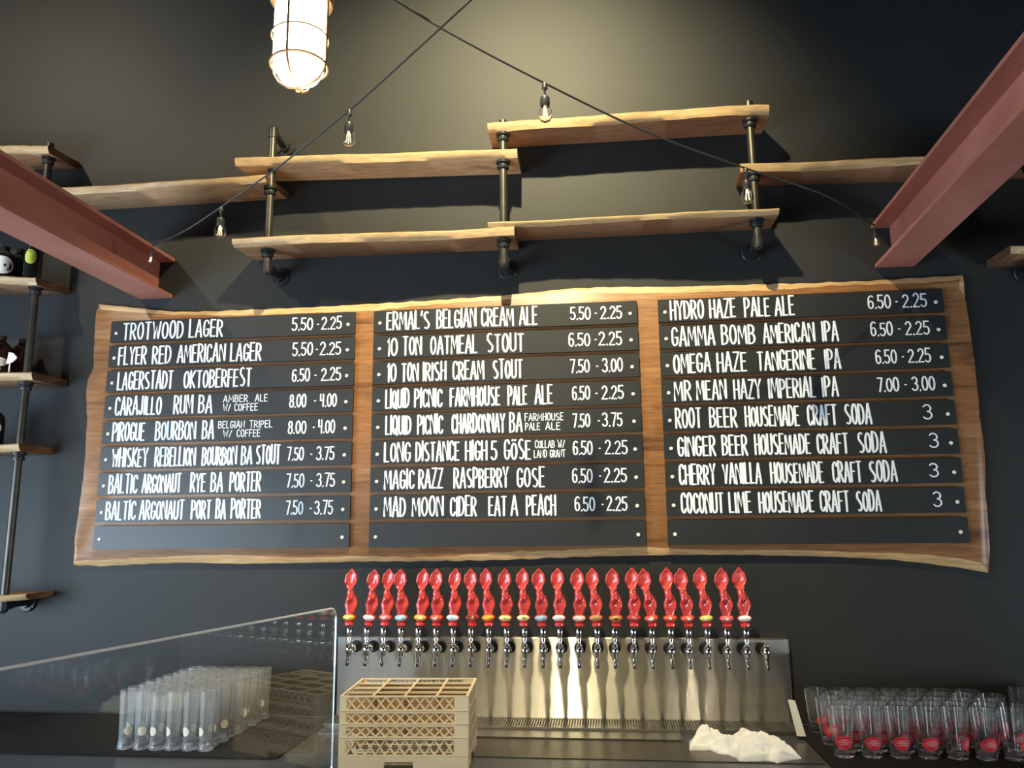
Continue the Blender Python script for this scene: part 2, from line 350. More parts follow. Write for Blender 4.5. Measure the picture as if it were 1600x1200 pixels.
# ------------------------------------------------------------------ menu slab
SF = 3.317
top = [(153.7,475),(215,481),(272,487),(330,486),(426,482),(483,480),(556,476),(675,469),(790,461),(886,451),(943,448),(1058,447.5),(1130,445.5),(1260,442),(1346,439),(1433,434),(1505,429.5)]
right = [(1508,465),(1518,530),(1526,595),(1531,651),(1539,712),(1540,768),(1544,812),(1547,855)]
bot = [(1545,895),(1511,889),(1455,881),(1390,874),(1303,870),(1173,867),(1058,867),(943,869),(867,871.5),(790,875),(675,877),(560,877.5),(483,879.5),(368,881),(292,879),(215,881.5),(157,885),(114,882.5)]
left = [(117,845),(123,804),(131,747),(134,708),(137,655),(135,612),(138,593),(147,574),(148,536),(150,497)]
slab_root = thing('menu_slab', 'long live edge wooden slab on the wall carrying three columns of menu strips', 'menu board', (-.4, SF+.02, 1.45))
def slab():
    raw = [(p, 0) for p in top]+[(p, 1) for p in right]+[(p, 2) for p in bot]+[(p, 3) for p in left]
    pts = []
    for i, (p, s_) in enumerate(raw):
        q = raw[(i+1) % len(raw)][0]; a = at(*p, SF+.008); b = at(*q, SF+.008); k = max(1, int((b-a).length/.03))
        nrm = Vector((-(b-a).z, 0, (b-a).x)).normalized()
        for j in range(k):
            t = j/k; c = a.lerp(b, t)
            pts.append((c+nrm*(.0015*math.sin(c.x*60)+.001*math.sin(c.x*137+c.z*80)) if 0 < j else c, s_))
    n = len(pts); cen = Vector((sum(p.x for p, _ in pts)/n, 0, sum(p.z for p, _ in pts)/n))
    inn = []
    for i, (p, s_) in enumerate(pts):
        a = pts[i-1][0]; b = pts[(i+1) % n][0]; d = (b-a).normalized(); nr = Vector((d.z, 0, -d.x))
        w_ = (.026 if s_ in (0, 2) else .004)*(1+.25*math.sin(p.x*4.1+s_)+.12*math.sin(p.x*11))
        x = p+nr*w_; inn.append(Vector((x.x, SF, x.z)))
    v = [Vector((p.x, WY-.002, p.z)) for p, _ in pts]+[Vector((p.x, SF+.012, p.z)) for p, _ in pts]+inn
    f = []; mi = []
    for i in range(n):
        j = (i+1) % n
        f.append((i, j, n+j, n+i)); mi.append(1 if pts[i][1] in (0, 2) else 0)
        f.append((n+i, n+j, 2*n+j, 2*n+i)); mi.append(1 if pts[i][1] in (0, 2) else 0)
    f.append(tuple(range(2*n, 3*n))); mi.append(0); f.append(tuple(range(n-1, -1, -1))); mi.append(0)
    m = MB(); m.v = v; m.f = f; m.m = mi
    return m.build('slab', [SLAB, SAP], slab_root, smooth=True, sharp=40)
slab()

# stroke alphabet: glyph = (width, [polylines]) on a 0..1 high box
def arc(cx, cy, rx, ry, a0, a1, n=7):
    return [(cx+rx*math.cos(math.radians(a0+(a1-a0)*i/n)), cy+ry*math.sin(math.radians(a0+(a1-a0)*i/n))) for i in range(n+1)]
def ell(w_, y0=0, y1=1): return arc(w_/2, (y0+y1)/2, w_/2, (y1-y0)/2, 90, 450, 16)
_S = arc(.2, .76, .17, .24, 50, 200, 6)+[(.12, .58), (.27, .42)]+arc(.2, .24, .18, .24, 20, -130, 7)
G = {
'A': (.42, [[(0, 0), (.2, 1), (.24, 1), (.42, 0)], [(.07, .33), (.36, .33)]]),
'B': (.36, [[(0, 0), (0, 1)], [(0, 1)]+arc(.12, .77, .2, .23, 80, -80)+[(0, .54)], [(0, .54)]+arc(.14, .27, .22, .27, 80, -85)+[(0, 0)]]),
'C': (.34, [arc(.19, .72, .17, .28, 20, 180, 6)+arc(.19, .28, .17, .28, 180, 340, 6)]),
'D': (.38, [[(0, 0), (0, 1)], [(0, 1)]+arc(.1, .5, .28, .5, 80, -80, 10)+[(0, 0)]]),
'E': (.32, [[(0, 0), (0, 1)], [(0, 1), (.32, 1)], [(0, .53), (.27, .53)], [(0, 0), (.32, 0)]]),
'F': (.32, [[(0, 0), (0, 1)], [(0, 1), (.32, 1)], [(0, .53), (.27, .53)]]),
'G': (.36, [arc(.19, .72, .17, .28, 20, 180, 6)+arc(.19, .28, .17, .28, 180, 360, 6)+[(.36, .44), (.2, .44)]]),
'H': (.36, [[(0, 0), (0, 1)], [(.36, 0), (.36, 1)], [(0, .5), (.36, .5)]]),
'I': (.04, [[(.02, 0), (.02, 1)]]),
'J': (.3, [[(.26, 1), (.26, .25)]+arc(.13, .22, .13, .22, 0, -170, 6)]),
'K': (.36, [[(0, 0), (0, 1)], [(.34, 1), (.02, .5), (.36, 0)]]),
'L': (.3, [[(0, 1), (0, 0)], [(0, 0), (.3, 0)]]),
'M': (.5, [[(0, 0), (.04, 1), (.25, .3), (.46, 1), (.5, 0)]]),
'N': (.4, [[(0, 0), (0, 1), (.4, 0), (.4, 1)]]),
'O': (.38, [ell(.38)]),
'P': (.34, [[(0, 0), (0, 1)], [(0, 1)]+arc(.12, .73, .22, .27, 80, -80)+[(0, .46)]]),
'Q': (.4, [ell(.38), [(.24, .25), (.42, -.05)]]),
'R': (.36, [[(0, 0), (0, 1)], [(0, 1)]+arc(.12, .74, .21, .26, 80, -80)+[(0, .48)], [(.12, .48), (.36, 0)]]),
'S': (.38, [_S]),
'T': (.38, [[(.19, 0), (.19, 1)], [(0, 1), (.38, 1)]]),
'U': (.36, [[(0, 1), (0, .25)]+arc(.18, .24, .18, .24, 180, 360, 8)+[(.36, 1)]]),
'V': (.4, [[(0, 1), (.2, 0), (.4, 1)]]),
'W': (.54, [[(0, 1), (.13, 0), (.27, .75), (.41, 0), (.54, 1)]]),
'X': (.38, [[(0, 0), (.38, 1)], [(0, 1), (.38, 0)]]),
'Y': (.38, [[(0, 1), (.19, .5), (.38, 1)], [(.19, .5), (.19, 0)]]),
'Z': (.36, [[(0, 1), (.36, 1), (0, 0), (.36, 0)]]),
'0': (.46, [ell(.46)]), '1': (.1, [[(.0, .82), (.08, 1), (.08, 0)]]),
'2': (.46, [arc(.23, .72, .21, .28, 160, -20, 7)+[(0, 0), (.46, 0)]]),
'3': (.46, [arc(.2, .75, .22, .25, 150, -80, 8), arc(.2, .27, .25, .27, 85, -150, 8)]),
'4': (.46, [[(.02, 1), (.02, .5), (.44, .5)], [(.36, 1), (.36, 0)]]),
'5': (.44, [[(.42, 1), (.05, 1), (.03, .58)]+arc(.19, .3, .24, .3, 110, -145, 8)]),
'6': (.44, [arc(.27, .62, .25, .38, 50, 180, 6)+arc(.22, .29, .2, .29, 180, 520, 14)]),
'7': (.42, [[(0, 1), (.42, 1), (.16, 0)]]),
'8': (.44, [arc(.22, .76, .18, .24, 270, 630, 12), arc(.22, .27, .22, .27, 90, 450, 12)]),
'9': (.42, [arc(.2, .7, .19, .28, 0, 360, 12), [(.4, .75), (.36, 0)]]),
'.': (.08, [[(.03, .0), (.05, .04)]]), "'": (.06, [[(.05, 1), (.01, .78)]]), '/': (.3, [[(0, 0), (.3, 1)]]),
'-': (.12, [[(.0, .45), (.12, .45)]]), ' ': (.28, []),
}
G['Ö'] = (.38, [ell(.38, 0, .86), [(.08, 1.02), (.1, 1.05)], [(.28, 1.02), (.3, 1.05)]])
RC = [0]; SY = 3.300
def ribbon(m, pl, hw, y, bold):
    """one pen stroke: a low ridge with mitred joints, its rims sunk into the strip"""
    P = [Vector((a, 0, b)) for k, (a, b) in enumerate(pl) if k == 0 or (abs(a-pl[k-1][0])+abs(b-pl[k-1][1])) > 2e-4]
    if len(P) < 2: return
    RC[0] += 1; h = .0007+.00022*(RC[0] % 3); D = [(P[k+1]-P[k]).normalized() for k in range(len(P)-1)]
    wd = [hw*(bold if abs(d.z) > .8 else 1) for d in D]; v = []
    P2 = [P[0]-D[0]*wd[0]*.8]+P+[P[-1]+D[-1]*wd[-1]*.8]; D2 = [D[0]]+D+[D[-1]]; W2 = [wd[0]]+wd+[wd[-1]]
    n_ = len(P2)
    for k, p in enumerate(P2):
        if k in (0, n_-1): d = D2[min(k, n_-2)]; w2 = W2[min(k, n_-2)]*.45; sc = 1
        else:
            d = D2[k-1]+D2[k]
            d = D2[k] if d.length < .3 else d.normalized()
            sc = min(1.5, 1/max(.5, d.dot(D2[k]))); w2 = (W2[k-1]+W2[k])/2
        nn = Vector((-d.z, 0, d.x))*w2*sc
        v += [p-nn+Vector((0, SY+.0002, 0)), p+Vector((0, SY-h*(.5 if k in (0, n_-1) else 1), 0)), p+nn+Vector((0, SY+.0002, 0))]
    f = []
    for k in range(n_-1): a = 3*k; f += [(a, a+3, a+4, a+1), (a+1, a+4, a+5, a+2)]
    m.add(v, f)
def write(m, word, x0, x1, z0, z1, y, hw, bold=1.4, gap=.17, sl=0.0):
    tot = sum(G[c][0] for c in word)+gap*(len(word)-1); sc = (x1-x0)/tot; x = x0; h = z1-z0
    for c in word:
        gw, pls = G[c]; jz = rnd.uniform(-.03, .03)*h; js = rnd.uniform(.95, 1.05)
        for pl in pls:
            ribbon(m, [(x+px_*sc+sl*py_*h, z0+jz*.6+py_*h*js) for px_, py_ in pl], hw, y, bold)
        x += (gw+gap)*sc
W_, g1_, g2_ = 1.13818677, .08523992, .08668786
CX = [(-2.19378868+k, -2.19378868+k+W_) for k in (0, W_+g1_, 2*W_+g1_+g2_)]
ZT, ZB = .9484587+1.6, -.06458927+1.6
GAP = .017; PITCHZ = (ZT-ZB+GAP)/9; SH = PITCHZ-GAP
def zl(x0, x1, sc, ox): return [ox+x0/sc, ox+x1/sc]
A_ = lambda t: [(w_, 100+a/2.608, 100+b/2.608) for w_, a, b in t]
B_ = lambda t: [(w_, 560+a/2.608, 560+b/2.608) for w_, a, b in t]
D_ = lambda t: [(w_, 1000+a/2.308, 1000+b/2.308) for w_, a, b in t]
rows = [
 [ (A_([('TROTWOOD',240,487),('LAGER',510,648)]), [], A_([('5.50',928,1015),('-',1030,1040),('2.25',1048,1133)])),
   (A_([('FLYER',222,337),('RED',360,437),('AMERICAN',462,658),('LAGER',678,805)]), [], A_([('5.50',930,1015),('-',1025,1035),('2.25',1042,1130)])),
   (A_([('LAGERSTADT',218,445),('OKTOBERFEST',488,765)]), [], A_([('6.50',928,1003),('-',1020,1030),('2.25',1047,1130)])),
   (A_([('CARAJILLO',208,398),('RUM',447,527),('BA',548,605)]), [A_([('AMBER',648,748),('ALE',778,828)]), A_([('W/',650,680),('COFFEE',695,790)])], A_([('8.00',918,988),('-',1018,1028),('4.00',1042,1112)])),
   (A_([('PIROGUE',197,330),('BOURBON',372,538),('BA',563,612)]), [A_([('BELGIAN',628,735),('TRIPEL',755,848)]), A_([('W/',650,685),('COFFEE',705,800)])], A_([('8.00',912,988),('-',1013,1023),('4.00',1035,1105)])),
   (A_([('WHISKEY',195,342),('REBELLION',370,537),('BOURBON',562,705),('BA',722,768),('STOUT',782,882)]), [], A_([('7.50',908,978),('-',1003,1013),('3.75',1028,1103)])),
   (A_([('BALTIC',182,300),('ARGONAUT',318,478),('RYE',515,578),('BA',598,648),('PORTER',675,803)]), [], A_([('7.50',905,980),('-',1003,1013),('3.75',1028,1105)])),
   (A_([('BALTIC',170,293),('ARGONAUT',307,490),('PORT',518,600),('BA',618,660),('PORTER',680,802)]), [], A_([('7.50',903,975),('-',1000,1010),('3.75',1020,1097)])), ([], [], [])],
 [ (B_([("ERMAL'S",115,290),('BELGIAN',318,480),('CREAM',500,633),('ALE',655,730)]), [], B_([('5.50',862,947),('-',962,972),('2.25',985,1075)])),
   (B_([('10',118,160),('TON',180,258),('OATMEAL',293,485),('STOUT',522,675)]), [], B_([('6.50',855,945),('-',962,972),('2.25',978,1075)])),
   (B_([('10',118,155),('TON',175,245),('IRISH',262,358),('CREAM',383,513),('STOUT',547,670)]), [], B_([('7.50',862,943),('-',968,978),('3.00',993,1078)])),
   (B_([('LIQUID',110,208),('PICNIC',228,342),('FARMHOUSE',373,578),('PALE',608,688),('ALE',718,792)]), [], B_([('6.50',870,945),('-',965,975),('2.25',990,1082)])),
   (B_([('LIQUID',110,215),('PICNIC',240,345),('CHARDONNAY',380,598),('BA',615,668)]), [B_([('FARMHOUSE',678,835)]), B_([('PALE',680,740),('ALE',762,822)])], B_([('7.50',872,945),('-',975,985),('3.75',993,1077)])),
   (B_([('LONG',105,213),('DISTANCE',233,412),('HIGH',435,525),('5',540,566),('GÖSE',593,703)]), [B_([('COLLAB',720,800),('W/',812,842)]), B_([('LAND',715,768),('GRANT',780,842)])], B_([('6.50',873,955),('-',978,988),('2.25',1003,1098)])),
   (B_([('MAGIC',105,228),('RAZZ',245,345),('RASPBERRY',388,612),('GOSE',645,760)]), [], B_([('6.50',870,955),('-',980,990),('2.25',1000,1095)])),
   (B_([('MAD',103,193),('MOON',218,347),('CIDER',373,482),('EAT',530,605),('A',620,650),('PEACH',683,805)]), [], B_([('6.50',880,965),('-',990,1000),('2.25',1010,1097)])), ([], [], [])],
 [ (D_([('HYDRO',108,230),('HAZE',250,345),('PALE',375,468),('ALE',485,557)]), [], D_([('6.50',820,905),('-',920,930),('2.25',945,1035)])),
   (D_([('GAMMA',113,270),('BOMB',293,415),('AMERICAN',443,630),('IPA',655,715)]), [], D_([('6.50',830,912),('-',930,940),('2.25',955,1045)])),
   (D_([('OMEGA',120,255),('HAZE',277,385),('TANGERINE',422,633),('IPA',665,723)]), [], D_([('6.50',848,927),('-',943,953),('2.25',965,1050)])),
   (D_([('MR',122,185),('MEAN',203,312),('HAZY',337,437),('IMPERIAL',462,633),('IPA',655,715)]), [], D_([('7.00',855,935),('-',953,963),('3.00',980,1065)])),
   (D_([('ROOT',127,222),('BEER',250,350),('HOUSEMADE',378,575),('CRAFT',603,710),('SODA',738,835)]), [], D_([('3',1020,1055)])),
   (D_([('GINGER',135,273),('BEER',295,388),('HOUSEMADE',413,615),('CRAFT',637,752),('SODA',785,887)]), [], D_([('3',1043,1078)])),
   (D_([('CHERRY',140,273),('VANILLA',297,438),('HOUSEMADE',470,662),('CRAFT',693,800),('SODA',827,927)]), [], D_([('3',1043,1078)])),
   (D_([('COCONUT',147,302),('LIME',320,402),('HOUSEMADE',428,627),('CRAFT',648,755),('SODA',780,870)]), [], D_([('3',1057,1090)])), ([], [], [])]]
screw_me = None
for ci, col in enumerate(rows):
    xa, xb = CX[ci]
    for ri, (words, small, price) in enumerate(col):
        zt = ZT-PITCHZ*ri; zb = zt-SH; zm = (zt+zb)/2
        st = MB().box((xa, SY, zb), (xb, SF+.0005, zt)).build('menu_strip', STRIP, slab_root)
        if words:
            m = MB(); yy = SY-.0006
            for w2, a, b in words: write(m, w2, xat(a, SY, zm)+.003, xat(b, SY, zm)-.003, zb+SH*.11, zb+SH*.90, yy, .0038)
            for li, line in enumerate(small):
                for w2, a, b in line: write(m, w2, xat(a, SY, zm)+.001, xat(b, SY, zm)-.001, zb+SH*(.56-.40*li), zb+SH*(.86-.40*li), yy, .0023, 1.1)
            for w2, a, b in price: write(m, w2, xat(a, SY, zm)+.003, xat(b, SY, zm)-.003, zb+SH*.25, zb+SH*.80, yy, .0034, 1.2)
            # keep text as a sub-part of its strip
            m.build('lettering', CHALK, st, origin=parent_world(st))
        for sx in (xa+.028, xb-.030):
            if screw_me is None:
                screw_me = MB().lathe([(.0075, 0), (.0077, .002), (.0055, .005), (0, .006)], (0, 0, 0), 12, axis=(0, -1, 0)).mesh('screw', SCREW, smooth=True)
            o = bpy.data.objects.new('screw', screw_me); C.objects.link(o); o.parent = st
            o.location = Vector((sx, SY, zb+SH*.42))-parent_world(st)

# ------------------------------------------------------------------ counter, mats, tap wall
CZ = .86
ct = thing('back_counter', 'long dark grey back counter under the taps', 'counter', (0, 3.0, 0))
MB().box((-3.6, 2.42, CZ-.04), (3.2, WY-.003, CZ)).build('worktop', COUNTER, ct)
MB().box((-3.55, 2.48, 0), (3.15, WY-.02, CZ-.04)).build('cabinet_body', DARKW, ct)
MB().box((-3.6, 1.15, CZ-.04), (-.84, 2.419, CZ)).build('side_worktop', COUNTER, ct)
MB().box((-3.55, 1.2, 0), (-.95, 2.47, CZ-.04)).build('side_cabinet', DARKW, ct)
def mat_(x0, x1, y0, y1, label):
    r = thing('bar_mat', label, 'bar mat', ((x0+x1)/2, (y0+y1)/2, CZ), 'black rubber bar mats')
    MB().box((x0, y0, CZ+.0005), (x1, y1, CZ+.007)).build('mat_base', RUBBER, r)
    m = MB(); s_ = .011; nx = int((x1-x0)/s_); ny = int((y1-y0)/s_)
    for i in range(nx):
        for j in range(ny):
            x = x0+(i+.5)*s_; y = y0+(j+.5)*s_; h = .0034
            m.add([(x-h, y-h, CZ+.007), (x+h, y-h, CZ+.007), (x+h, y+h, CZ+.007), (x-h, y+h, CZ+.007), (x-h*.6, y-h*.6, CZ+.0082), (x+h*.6, y-h*.6, CZ+.0082), (x+h*.6, y+h*.6, CZ+.0082), (x-h*.6, y+h*.6, CZ+.0082)],
                  [(4, 5, 6, 7), (0, 1, 5, 4), (1, 2, 6, 5), (2, 3, 7, 6), (3, 0, 4, 7)])
    m.build('nubs', RUBBER, r)['kind'] = 'stuff'
    m = MB(); n = int((x1-x0)/.012)
    for i in range(n): m.box((x0+i*.012, y0-.004, CZ+.0005), (x0+i*.012+.008, y0, CZ+.006))
    m.build('ribbed_edge', RUBBER, r)['kind'] = 'stuff'
mat_(-2.9, -1.10, 2.715, 3.30, 'black rubber bar mat under the tall clear glasses on the left')
mat_(.685, 1.95, 2.60, 3.30, 'black rubber bar mat under the red printed glasses on the right')
ZM = CZ+.0084

def uvbox(o):
    me = o.data; uv = me.uv_layers.new(name='UVMap')
    for p in me.polygons:
        for li in p.loop_indices:
            v = me.vertices[me.loops[li].vertex_index].co
            uv.data[li].uv = (v.z, v.x) if abs(p.normal.z) < .7 else (v.y, v.x)
TWL, TWR = -1.095, .685
tw = thing('tap_backplate', 'brushed stainless steel tap wall panel with a drip tray at its foot', 'tap panel', (-.2, 3.33, CZ))
pn = MB().box((TWL, 3.31, CZ), (TWR, WY-.003, 1.176), ch=.003).build('steel_panel', STEEL, tw); uvbox(pn)
pf = MB().box((TWR+.0005, 3.318, CZ), (TWR+.012, WY-.003, 1.174)).build('end_trim', STEEL, tw); uvbox(pf)
m = MB(); m.box((TWL, 3.155, CZ+.0005), (TWR, 3.163, CZ+.016)); m.box((TWL, 3.295, CZ+.0005), (TWR, 3.3095, CZ+.016)); m.box((TWL, 3.163, CZ+.0005), (TWL+.012, 3.295, CZ+.016)); m.box((TWR-.012, 3.163, CZ+.0005), (TWR, 3.295, CZ+.016)); m.box((TWL+.012, 3.163, CZ+.0005), (TWR-.012, 3.295, CZ+.003))
m.build('drip_tray', TRAY, tw)
m = MB(); n = 175
for i in range(n):
    x = TWL+.015+(TWR-TWL-.03)*i/(n-1); m.box((x-.0024, 3.164, CZ+.011), (x+.0024, 3.294, CZ+.0145))
m.build('grille', TRAY, tw)['kind'] = 'stuff'
m = MB(); m.box((TWL+.02, 3.04, CZ+.0005), (.255, 3.153, CZ+.008)); m.build('front_ledge', TRAY, tw)
pl_ = tag(MB().box((TWL+.01, 2.80, CZ+.0005), (.675, 3.036, CZ+.003)).build('work_plate', PLATE, origin=(-.2, 2.9, CZ)), 'flat dark steel plate on the counter in front of the drip tray', 'plate')

# ------------------------------------------------------------------ taps
def build_tap_meshes():
    P = {}
    m = MB(); m.lathe([(0, 0), (.0235, 0), (.0235, .008), (.020, .013), (.0165, .014), (.0165, .019), (0, .019)], (0, 0, 0), 24, axis=(0, -1, 0)); P['shank_collar'] = m.mesh('shank_collar', BLACKP, smooth=True)
    m = MB(); m.cyl((0, -.018, 0), (0, -.085, 0), .0105, n=14); m.lathe([(.0105, .055), (.015, .057), (.015, .070), (.0115, .073)], (0, 0, 0), 16, axis=(0, -1, 0)); P['shank'] = m.mesh('shank', CHROME, smooth=True)
    m = MB()
    m.lathe([(0, -.030), (.009, -.030), (.0105, -.012), (.0135, -.006), (.0135, .008), (.0105, .014), (.0125, .018), (.0125, .026), (.008, .030), (0, .030)], (0, -.100, 0), 18)
    m.tube([(0, -.100, -.024), (0, -.108, -.036), (0, -.116, -.048), (0, -.119, -.060)], [.0085, .008, .0075, .0078], 12); P['faucet_body'] = m.mesh('faucet_body', CHROME, smooth=True)
    m = MB(); m.lathe([(0, .028), (.007, .028), (.007, .036), (.0105, .038), (.0105, .048), (.009, .050), (.0105, .056), (.0120, .064), (.0125, .082), (.0105, .086), (0, .086)], (0, -.100, 0), 16); P['lever'] = m.mesh('lever', CHROME, smooth=True)
    return P
TP = build_tap_meshes()
def base_ring():
    m = MB(); m.lathe([(0, 0), (.013, 0), (.0185, .003), (.019, .011), (.014, .015), (.017, .017), (.018, .020), (.0165, .0225), (0, .0225)], (0, 0, 0), 20); return m.mesh('base_ring', RED, smooth=True)
def bead():
    m = MB(); prof = [(0, -.0135)]+[(.0275*math.cos(math.radians(a)), .0135*math.sin(math.radians(a))) for a in range(-70, 71, 20)]+[(0, .0135)]
    m.lathe(prof, (0, 0, 0), 24)
    for v in m.v: v.y *= .8
    return m.mesh('medallion_bead', RED, smooth=True)
def inlay(col):
    m = MB(); v = [(0, -.0005, 0)]; n = 28
    for k, s_ in enumerate((.5, .8, 1.0)):
        for i in range(n):
            t = 2*math.pi*i/n; v.append((.0235*s_*math.cos(t), 0, .0118*s_*math.sin(t)))
    vv = []
    for x, y, z in v:
        q = max(0, 1-(x/.0275)**2-(z/.0135)**2); vv.append((x, -.0222*math.sqrt(q)-.0012, z))
    f = [(0, 1+i, 1+(i+1) % n) for i in range(n)]
    for k in (0, 1):
        a = 1+k*n; f += [(a+i, a+(i+1) % n, a+n+(i+1) % n, a+n+i) for i in range(n)]
    m.add(vv, f); return m
def spot(col_m, r, dx=0):
    m = MB(); n = 14; v = [(dx, 0, 0)]+[(dx+r*math.cos(2*math.pi*i/n), 0, .62*r*math.sin(2*math.pi*i/n)) for i in range(n)]
    vv = [(x, -.0222*math.sqrt(max(0, 1-(x/.0275)**2-(z/.0135)**2))-.0024, z) for x, y, z in v]
    m.add(vv, [(0, 1+i, 1+(i+1) % n) for i in range(n)]); return m
def carved():
    """twisted, flame-like handle: hollowed leaf on top, pinched waist, full belly below"""
    m = MB(); n = 28; K = 34; H = .186
    def lerp(tab, t):
        for (a, va), (b, vb) in zip(tab, tab[1:]):
            if t <= b: u = (t-a)/(b-a); u = u*u*(3-2*u); return va+(vb-va)*u
        return tab[-1][1]
    A = [(0, .0135), (.08, .0185), (.24, .0265), (.36, .0235), (.50, .0150), (.60, .0205), (.74, .0275), (.86, .0235), (.95, .0100), (1, .0008)]
    Bt = [(0, .0135), (.2, .0150), (.36, .0150), (.5, .0145), (.7, .0100), (.9, .006), (1, .0008)]
    T = [(0, 18), (.24, 12), (.40, 48), (.52, 100), (.60, 140), (.70, 172), (1, 188)]
    OX = [(0, 0), (.22, .0045), (.38, .0055), (.5, -.0005), (.62, -.0045), (.78, -.0015), (1, .0015)]
    v = []
    for j in range(K+1):
        t = j/K; a = lerp(A, t); b = lerp(Bt, t); th = math.radians(lerp(T, t)); ox = lerp(OX, t)
        for i in range(n):
            p = 2*math.pi*i/n; c, s_ = math.cos(p), math.sin(p)
            x = a*math.copysign(abs(c)**.9, c); y = b*s_
            hol = math.exp(-(c/.62)**2)
            if t > .5: d = min(1, (t-.5)/.18)*min(1, (1-t)/.1); 
            else: d = 0
            if s_ > 0: y -= b*1.55*hol*d
            d2 = max(0, 1-abs(t-.26)/.2)
            if s_ < 0: y += b*.55*math.exp(-((c-.15)/.35)**2)*d2
            v.append((ox+x*math.cos(th)-y*math.sin(th), x*math.sin(th)+y*math.cos(th), t*H))
    f = [(j*n+i, j*n+(i+1) % n, (j+1)*n+(i+1) % n, (j+1)*n+i) for j in range(K) for i in range(n)]
    f += [tuple(range(n-1, -1, -1)), tuple(range(K*n, K*n+n))]
    m.add(v, f); return m.mesh('carved_handle', HRED, smooth=True, sharp=60)
TP['base_ring'] = base_ring(); TP['medallion_bead'] = bead(); TP['carved_handle'] = carved()
cols = {'yellow': (.80, .50, .04), 'pale pink': (.85, .66, .68), 'rose red': (.72, .14, .18), 'sky blue': (.30, .58, .72), 'bright red': (.75, .10, .06),
 'white and turquoise': (.70, .85, .85), 'dark maroon': (.10, .02, .02), 'orange': (.85, .30, .03), 'cream yellow': (.85, .70, .30), 'pale yellow': (.84, .76, .42),
 'dusty blue': (.28, .42, .58), 'white': (.88, .86, .84), 'blush pink': (.85, .55, .50), 'tan brown': (.50, .26, .10), 'gold brown': (.42, .24, .06), 'dark red': (.35, .04, .05), 'lime green': (.52, .72, .14)}
cm = {k: mat('medallion_'+k.replace(' ', '_'), v, .3, coat=.4) for k, v in cols.items()}
taps = [ # faucet px, bead px, top px, colour, spot colour, extra wording
 (546.8,546,549,'yellow','white','far left tap'), (574,577.6,587,'pale pink',None,'second from the left'), (600.3,602.3,607.8,'rose red','blush pink','third from the left'),
 (627.5,627,626.5,'sky blue','white','fourth from the left'), (655,657.3,662,'yellow','white','fifth from the left'), (682.6,682,683,'bright red','blush pink','sixth from the left'),
 (709.7,708,712,'white and turquoise','sky blue','seventh from the left'), (737.2,737.9,735.7,'dark maroon','bright red','eighth from the left'), (765.4,763,758,'orange','yellow','above the right end of the beige rack'),
 (793.4,789.8,789,'cream yellow','tan brown','just right of the orange one'), (821.5,818,816,'pale yellow','gold brown','eleventh from the left'), (850.5,845.6,841,'dusty blue','sky blue','above the bright glare on the steel'),
 (877,873.5,870.5,'white','blush pink','near the middle of the row'), (906.6,905,901.7,'blush pink','white','next right of the middle white one'), (935,931,924,'tan brown','gold brown','fifteenth from the left'),
 (962.5,962,955.6,'gold brown','dark maroon','eighth from the right'), (992,990.5,987,'dark red','rose red','seventh from the right'), (1021,1017.5,1003,'bright red','white','sixth from the right, leaning left'),
 (1050.5,1047,1040.6,'bright red','white','fifth from the right'), (1078.5,1074,1060.6,'bright red','white','fourth from the right, leaning left'), (1108,1103,1092,'lime green','pale yellow','third from the right'),
 (1138.5,1135,1124.7,'rose red','white','second from the right'), (1168.7,1163,1153.6,'white',None,'far right with a handle'), (1198.7,None,None,None,None,'')]
inl = {}
for i, (fx, bx, tx, cn, sp, where) in enumerate(taps):
    zc = 1.140
    x = xat(fx-1.5, 3.21, zc+.005)
    lab = ('red twisted tap handle with %s medallion, %s' % (cn, where)) if cn else 'bare chrome faucet without a handle at the right end of the tap row'
    r = thing('beer_tap', lab, 'beer tap', (x, 3.3095, zc), 'taps in a row on the steel tap wall')
    for k in ('shank_collar', 'shank', 'faucet_body', 'lever'):
        if not cn and k == 'lever':
            continue
        o = bpy.data.objects.new(k, TP[k]); C.objects.link(o); o.parent = r
    if cn:
        bxw = xat(bx, 3.21, 1.258)-x; txw = xat(tx, 3.21, 1.45)-x
        hz = 1.258-zc
        t0 = math.atan2(bxw, hz-.03)*.9; tilt = math.atan2(txw-bxw, .19)
        root = bpy.data.objects.new('tap_handle', TP['carved_handle']); C.objects.link(root); root.parent = r
        root.location = (bxw, -.100, hz+.009); root.rotation_euler = (.07 if i % 2 else -.03, tilt, 0)
        for k, dz in (('medallion_bead', -.001), ('base_ring', -.033)):
            o = bpy.data.objects.new(k, TP[k]); C.objects.link(o); o.parent = root; o.location = (0, 0, dz-.002)
        if cn not in inl: inl[cn] = inlay(cn).mesh('medallion_inlay', cm[cn], smooth=True)
        o = bpy.data.objects.new('medallion_inlay', inl[cn]); C.objects.link(o); o.parent = root; o.location = (0, 0, -.003); o['label'] = cn+' inlay'
        if sp:
            key = ('spot', sp, i % 3)
            if key not in inl: inl[key] = spot(None, (.0065, .008, .010)[i % 3], (0, .004, -.002)[i % 3]).mesh('medallion_spot', cm[sp], smooth=True)
            o = bpy.data.objects.new('medallion_spot', inl[key]); C.objects.link(o); o.parent = root; o.location = (0, 0, -.003)

